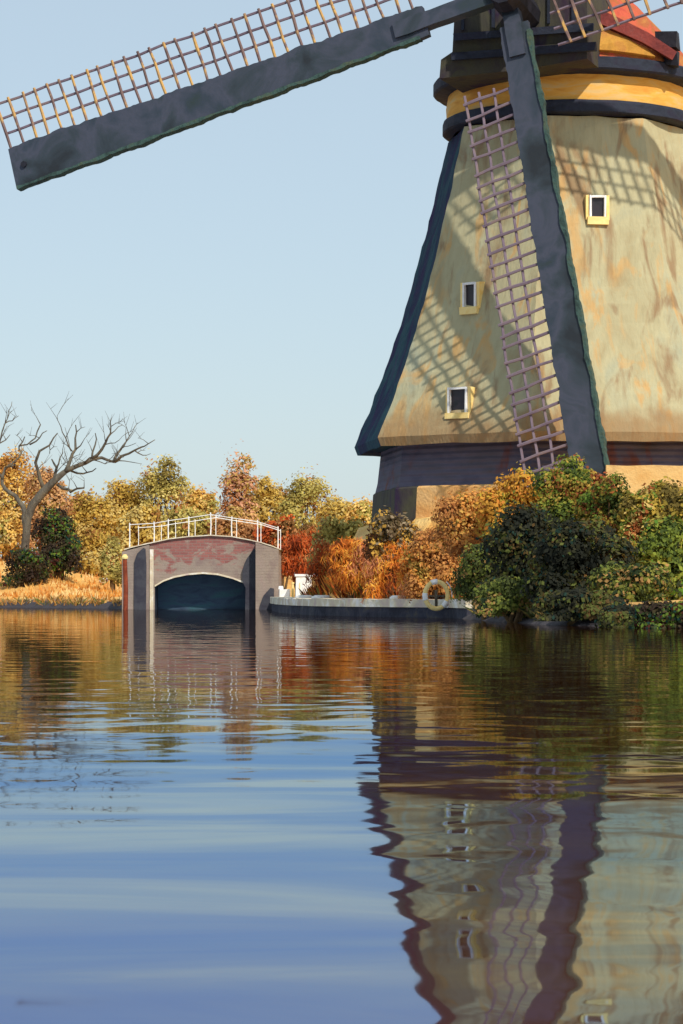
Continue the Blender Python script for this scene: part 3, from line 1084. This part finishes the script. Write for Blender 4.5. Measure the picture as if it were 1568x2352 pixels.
G1 = 'autumn trees behind the canal'
BG = [
    (22, 1042, 150, 104, GOLD, 'golden bushy tree cut by the left edge behind the bare tree', 2600),
    (105, 1080, 130, 102, TAN, 'tan coloured tree seen through the fork of the bare tree', 2400),
    (200, 1118, 150, 106, OLGOLD, 'ochre tree right of the bare tree under its lowest twigs', 2600),
    (285, 1095, 140, 108, OLGOLD, 'ochre tree behind the left end of the bridge', 2600),
    (372, 1045, 130, 107, OLIVE, 'tall wispy olive tree above the left half of the bridge', 2400),
    (455, 1098, 120, 109, GOLD, 'golden tree above the middle of the bridge', 2300),
    (548, 1030, 100, 106, ROSE, 'sparse pinkish brown tree, its top thin against the sky above the bridge', 1500),
    (615, 1090, 120, 109, OLGOLD, 'ochre brown tree above the right end of the bridge', 2300),
    (700, 1078, 130, 107, OLIVE, 'pale olive tree midway between bridge and mill', 1900),
    (775, 1150, 120, 103, OLGOLD, 'low ochre tree left of the mill corner', 2200),
    (838, 1135, 110, 101, GOLD, 'small golden tree touching the mill wall', 1800),
]
for i, (px, top, w, d, pal, lab, N) in enumerate(BG):
    plant('autumn_tree', lab, 'tree', px, top, 1290, w, d, pal, N=int(N * 3.6), size=.13, seed=100 + i, group=G1, wisp=.22 if i in (4, 6, 8) else .15, nl=7 if i != 6 else 5, deep=.7, freq=.8)
# low scrub below the trees
G2 = 'autumn bushes on the banks'
SC = [
    (10, 1175, 1300, 110, 98, GOLD, 'golden bush at the left edge under the bare tree', 2500, .16, 0),
    (132, 1168, 1350, 130, 92.5, DKB, 'dark green and brown bush right of the bare trunk', 3600, .15, 0),
    (55, 1262, 1352, 120, 91, DKB, 'low brown bush at the foot of the bare tree', 1800, .14, 0),
    (215, 1215, 1350, 120, 95, OLGOLD, 'olive gold bush on the bank left of the bridge', 2400, .16, 0),
    (258, 1235, 1358, 70, 90, OLIVE, 'small olive bush against the left pier of the bridge', 1400, .14, 0),
    (330, 1165, 1290, 130, 96, OLGOLD, 'ochre bush behind the left railing', 2200, .17, 0),
    (430, 1172, 1290, 150, 97, OLIVE, 'olive bush behind the middle railing posts', 2400, .17, 0),
    (540, 1165, 1290, 150, 96, TAN, 'brown tan bush behind the right railing posts', 2400, .17, 0),
    (466, 1300, 1396, 190, 88, DKG, 'dark bush added behind the arch of the bridge to darken it', 2400, .2, 0),  # put behind the bridge so the arch appears dark inside
    (640, 1185, 1330, 130, 88, RUST, 'russet bush at the right end of the railing', 2600, .17, 0),
    (690, 1205, 1352, 120, 80.5, RUST, 'rust red bush behind the white box', 3400, .13, .6),
    (775, 1175, 1350, 150, 70, OLIVE, 'dark olive bush between the rust bush and mill', 2800, .14, 0),
    (755, 1245, 1375, 120, 62, RUST, 'low rust brown bush right of the white box', 2400, .10, .6),
    (815, 1240, 1385, 140, 56.8, ORANGE, 'bright orange bush by the quay below the mill corner', 3600, .10, .7),
    (895, 1245, 1390, 140, 54.6, ORANGE, 'orange bush left of the lifebuoy', 3400, .09, .7),
    (960, 1270, 1392, 110, 53.2, ORANGE, 'small orange bush directly behind the lifebuoy', 2200, .085, .6),
    (905, 1180, 1330, 150, 54.9, GREYB, 'mottled grey brown bush under the mill wall', 3600, .11, 0),
]
for i, (px, top, bot, w, d, pal, lab, N, sz, up) in enumerate(SC):
    plant('bush', lab, 'bush', px, top, bot, w, d, pal, N=int(N * 1.6), size=sz * .82, seed=200 + i, group=G2, up=up, nl=5, wisp=.08, freq=1.3, sink=1)
G3 = 'shrubs on the right bank before the mill'
RB = [
    (1010, 1190, 1390, 180, 52.9, TANG, 'tan shrub above the lifebuoy', 4600, .10),
    (1085, 1128, 1300, 210, 50, TANG, 'orange tan shrub in front of the skirt wall', 5000, .10),
    (1180, 1082, 1290, 190, 49, OCHB, 'ochre shrub under the sail lattice', 5000, .10),
    (1310, 1050, 1270, 190, 48, GRN2, 'green topped shrub at the foot of the dark sail', 5000, .10),
    (1405, 1095, 1310, 190, 47, MIX, 'mixed green and rust shrub right of the sail foot', 5000, .10),
    (1500, 1100, 1340, 190, 46, YOL, 'yellow olive shrub below the pale wall at the right', 4800, .11),
    (1580, 1135, 1380, 190, 44.5, YOL, 'yellowish shrub cut by the right edge', 4500, .11),
    (1540, 1200, 1430, 220, 42.5, GRN, 'bright green leafy shrub near the right edge', 5600, .12),
    (1225, 1165, 1420, 280, 44, DKG, 'large very dark evergreen shrub in the middle of the right bank', 6500, .11),
    (1130, 1255, 1415, 190, 46.5, OLG, 'olive green shrub right of the lifebuoy', 5500, .09),
    (1330, 1200, 1430, 260, 42, DKG, 'dark evergreen shrub leaning over the water below the sail', 6500, .11),
    (1440, 1300, 1440, 200, 40.5, OLG, 'low olive shrub at the water edge on the right', 4500, .10),
    (1170, 1330, 1425, 180, 43, OLG, 'low olive shrub at the water edge on the left of the dark shrubs', 3600, .09),
    (1330, 1360, 1445, 230, 39.5, DKG, 'lowest dark shrub spreading along the waterline', 3600, .10),
    (1530, 1385, 1462, 190, 36.8, DKB, 'low brown shrub at the waterline by the right edge', 3400, .09),
    (1440, 1395, 1456, 150, 37.6, DKG, 'low dark shrub on the waterline left of the brown one', 2800, .09),
    (1660, 1300, 1450, 220, 39.5, OLG, 'low green shrub just at the right end of the waterline', 3000, .11),
]
for i, (px, top, bot, w, d, pal, lab, N, sz) in enumerate(RB):
    plant('shrub', lab, 'shrub', px, top, bot, w, d, pal, N=int(N * 1.9), size=sz * .74, seed=300 + i, group=G3, nl=7, wisp=.05, freq=2.2, sink=1)

# the bare tree
DT = 96.0
def tp(x, y, dd=0):
    return at(x * .3765, 885.6 + y * .3765, DT + dd)


base = tp(148, 1010)
bt = empty('bare_tree', (base.x, base.y, hz(base.x, base.y)), 'leafless twisted tree on the left bank with dark spreading branches', 'tree')
t = MB()
b0 = Vector((base.x, base.y, hz(base.x, base.y) - .2))
t.tube([b0, base, tp(158, 920), tp(165, 820), tp(195, 730), tp(265, 645), tp(335, 575), tp(395, 525)], [.26, .16, .15, .15, .16, .16, .13, .10], 9)
t.build('trunk', M['bark'], bt, True)
BR = [
    ([(395, 525), (470, 490), (560, 450), (620, 440), (690, 465)], .15, .07, 0),
    ([(690, 465), (740, 430), (820, 395), (880, 370), (945, 330)], .09, .02, -.4),
    ([(158, 905), (145, 800), (140, 740), (90, 670), (30, 630), (10, 560), (30, 500), (95, 480)], .19, .05, .3),
    ([(270, 640), (235, 540), (215, 470), (240, 400), (300, 365), (350, 290)], .13, .03, -.3),
    ([(330, 580), (345, 500), (315, 450)], .12, .04, .5),
    ([(400, 520), (430, 450), (460, 390), (458, 320), (460, 240)], .13, .03, .2),
    ([(460, 390), (505, 340)], .05, .02, 0),
    ([(555, 450), (620, 390), (655, 320), (675, 250), (682, 195)], .10, .015, -.3),
    ([(655, 320), (700, 275), (748, 240)], .04, .015, .1),
    ([(690, 465), (735, 390), (770, 340), (806, 285)], .10, .02, .4),
    ([(350, 605), (390, 630), (430, 650), (470, 628), (512, 624)], .10, .05, -.5),
    ([(420, 515), (470, 535), (530, 530), (585, 505)], .07, .03, .3),
    ([(560, 440), (580, 360), (580, 290)], .07, .025, .2),
    ([(435, 400), (400, 320), (370, 250), (348, 185)], .05, .012, -.2),
    ([(820, 395), (870, 425), (918, 415)], .04, .015, .2),
    ([(700, 470), (760, 460), (865, 478)], .04, .012, .3),
    ([(345, 500), (365, 440), (382, 385)], .06, .02, .1),
    ([(-40, 470), (0, 335), (30, 230), (50, 160), (72, 98)], .06, .015, .4),
    ([(30, 230), (75, 215), (112, 185)], .035, .015, .4),
    ([(30, 500), (100, 450), (130, 410), (115, 370), (165, 360), (215, 320), (246, 238)], .06, .04, .1),
    ([(115, 370), (150, 312)], .05, .03, .1),
    ([(180, 360), (240, 320), (286, 275)], .05, .02, -.1),
    ([(440, 400), (420, 350), (395, 255)], .035, .012, .3),
    ([(770, 340), (768, 255)], .03, .012, .2),
    ([(735, 390), (780, 370), (830, 350)], .03, .012, -.2),
    ([(640, 360), (700, 350), (745, 310)], .03, .012, -.3),
    ([(300, 365), (300, 415)], .03, .015, 0),
    ([(20, 570), (-30, 520), (-80, 400)], .09, .04, 0),
    ([(0, 350), (60, 300)], .04, .02, .3),
    ([(505, 480), (545, 440), (600, 420)], .05, .02, -.4),
    ([(575, 455), (640, 478), (700, 468)], .035, .015, .5),
]
random.seed(11)
for pts, r0, r1, dd in BR:
    m = MB()
    n = len(pts)
    P = []
    for i, (x, y) in enumerate(pts):
        P.append(tp(x, y, dd * i / max(1, n - 1) * 2))
    # smooth with midpoints and a little crookedness
    Q, Rr = [], []
    for i in range(n):
        Q.append(P[i]); Rr.append((r0 + (r1 - r0) * i / (n - 1)) * .64)
        if i < n - 1:
            k = (P[i] + P[i + 1]) / 2 + Vector((random.uniform(-.05, .05), 0, random.uniform(-.05, .05)))
            Q.append(k); Rr.append((r0 + (r1 - r0) * (i + .5) / (n - 1)) * .64)
    m.tube(Q, Rr, 6)
    # side twigs
    for _ in range(3 if n > 3 else 1):
        j = random.randrange(1, len(Q))
        a = Q[j]
        dv = Vector((random.uniform(-.6, .6), random.uniform(-.3, .3), random.uniform(.1, .8)))
        b = a + dv * .4 + Vector((0, 0, .05)); c = a + dv * .85
        m.tube([a, b, c], [min(.022, Rr[j]), .013, .006], 4)
        for _k in range(2):
            e = Vector((random.uniform(-.35, .35), random.uniform(-.2, .2), random.uniform(.1, .4)))
            m.tube([b.lerp(c, random.random()), c + e], [.009, .004], 3)
    m.build('branch', M['bark'], bt, True)

# dry grass on the left bank (uncountable)
rg = np.random.default_rng(5)
N = 9000
gx = rg.uniform(-16, -5.8, N); gy = rg.uniform(79.5, 104, N)
dd_ = sdist(gx, gy); ok = dd_ > .25
gx, gy = gx[ok], gy[ok]
gzv = height(gx, gy)
n = len(gx)
hgt = rg.uniform(.06, .2, n); ang = rg.uniform(0, math.pi, n)
wd = .035
lean = rg.normal(size=(n, 2)) * .06
V = np.zeros((n, 3, 3))
V[:, 0] = np.stack([gx - np.cos(ang) * wd, gy - np.sin(ang) * wd, gzv - .02], 1)
V[:, 1] = np.stack([gx + np.cos(ang) * wd, gy + np.sin(ang) * wd, gzv - .02], 1)
V[:, 2] = np.stack([gx + lean[:, 0], gy + lean[:, 1], gzv + hgt], 1)
pal = np.array([lin(c) for c in ((236, 186, 104), (226, 156, 74), (196, 128, 58), (244, 214, 150))])
ns = np.array([noise.noise(Vector((a * .6, b * .6, 3))) for a, b in zip(gx, gy)])
ci = np.clip(((ns + .5) * 4 + rg.normal(size=n) * .5).astype(int), 0, 3)
C = np.repeat(np.concatenate([pal[ci], np.ones((n, 1))], 1), 3, axis=0)
m = MB()
m.v = [tuple(v) for v in V.reshape(-1, 3)]
m.f = [(3 * i, 3 * i + 1, 3 * i + 2) for i in range(n)]
o = m.build('dry_grass', M['leaf'], colors=C)
o['kind'] = 'stuff'
tag(o, 'golden dry grass covering the left bank', 'grass')

# ragged reeds and weeds along the water's edge (uncountable)
def edge_blades(name, label, pts, n, wid, h0, h1, cols, seed):
    rg = np.random.default_rng(seed)
    P = np.array(pts, float)
    seg = np.hypot(*(P[1:] - P[:-1]).T)
    cum = np.concatenate([[0], np.cumsum(seg)])
    u = rg.uniform(0, cum[-1], n)
    cl = np.array([noise.noise(Vector((a * .9, seed, 0))) for a in u])
    u = u[cl > -.12]; n = len(u)
    x = np.interp(u, cum, P[:, 0]) + rg.uniform(0, wid, n) * .6
    y = np.interp(u, cum, P[:, 1]) + rg.uniform(-.1, wid, n)
    z = np.maximum(height(x, y), -.02)
    h = rg.uniform(h0, h1, n); a = rg.uniform(0, math.pi, n); le = rg.normal(size=(n, 2)) * .12
    V = np.zeros((n, 4, 3))
    for k, (s_, t) in enumerate(((-1, 0), (1, 0), (.5, .6), (0, 1))):
        V[:, k] = np.stack([x + np.cos(a) * .014 * s_ + le[:, 0] * t * t, y + np.sin(a) * .014 * s_ + le[:, 1] * t * t, z - .03 + h * t], 1)
    pc = np.array([lin(c) for c in cols])[rg.integers(0, len(cols), n)] * rg.uniform(.8, 1.2, (n, 1))
    C = np.repeat(np.concatenate([np.clip(pc, 0, .9), np.ones((n, 1))], 1), 4, axis=0)
    m = MB()
    m.v = [tuple(v) for v in V.reshape(-1, 3)]
    m.f = [(4 * i, 4 * i + 1, 4 * i + 2, 4 * i + 3) for i in range(n)]
    o = m.build(name, M['leaf'], colors=C)
    o['kind'] = 'stuff'
    tag(o, label, 'reeds')


edge_blades('bank_reeds', 'short golden brown reeds along the left water edge', SHORE[1:5], 2600, .5, .08, .32, ((176, 120, 56), (206, 150, 76), (110, 84, 44), (120, 116, 50)), 3)
edge_blades('quay_weeds', 'orange and brown weeds growing along the back of the quay', [(p[0] + .42, p[1] + .15) for p in ql[2:]], 2600, .35, .25, .55, ((196, 96, 40), (220, 140, 60), (120, 60, 34), (130, 116, 50)), 4)
edge_blades('shore_reeds', 'olive and brown reeds at the foot of the right shrubs', [(2.5, 48.6), (2.75, 45.5), (3.3, 40), (5, 36.5), (9, 34)], 3000, .35, .06, .26, ((90, 92, 44), (130, 110, 56), (84, 60, 40), (60, 70, 38)), 5)

# ---------------------------------------------------------------- light, sky, camera
w = bpy.data.worlds.new('World')
S.world = w
w.use_nodes = True
nt = w.node_tree
sky = nt.nodes.new('ShaderNodeTexSky')
sky.sky_type = 'NISHITA'
sky.sun_disc = False
AZ, EL = math.radians(28), math.radians(43)      # the sun stands behind the viewer, to the right
sunv = Vector((math.sin(AZ) * math.cos(EL), -math.cos(AZ) * math.cos(EL), math.sin(EL)))
sky.sun_elevation = EL
sky.sun_rotation = math.atan2(sunv.x, sunv.y)
sky.air_density = 1.0
sky.dust_density = 1.0
sky.ozone_density = 1.6
veil = nt.nodes.new('ShaderNodeMix')          # thin high haze that pales the blue evenly
veil.data_type = 'RGBA'
veil.inputs[0].default_value = .72
veil.inputs[7].default_value = (3.15, 3.8, 4.2, 1)
nt.links.new(sky.outputs[0], veil.inputs[6])
nt.links.new(veil.outputs[2], nt.nodes['Background'].inputs[0])
nt.nodes['Background'].inputs[1].default_value = .15
sl = bpy.data.lights.new('sun', 'SUN')
sl.energy = 3.4
sl.angle = math.radians(.9)
sl.color = (1, .94, .84)
so = bpy.data.objects.new('sun', sl)
COL.objects.link(so)
so.rotation_euler = (-sunv).to_track_quat('-Z', 'Y').to_euler()

cam = bpy.data.cameras.new('camera')
cam.sensor_fit = 'VERTICAL'
cam.sensor_height = 24
cam.sensor_width = 24
cam.lens = F / 2352 * 24
cam.shift_y = (YH - 1176) / 2352
cam.clip_end = 8000
co = bpy.data.objects.new('camera', cam)
COL.objects.link(co)
co.location = (0, 0, H)
co.rotation_euler = (math.radians(90), 0, 0)
S.camera = co
S.view_settings.view_transform = 'Standard'
S.view_settings.look = 'None'
S.view_settings.exposure = .15
S.view_settings.gamma = 1
S.cycles.use_denoising = True
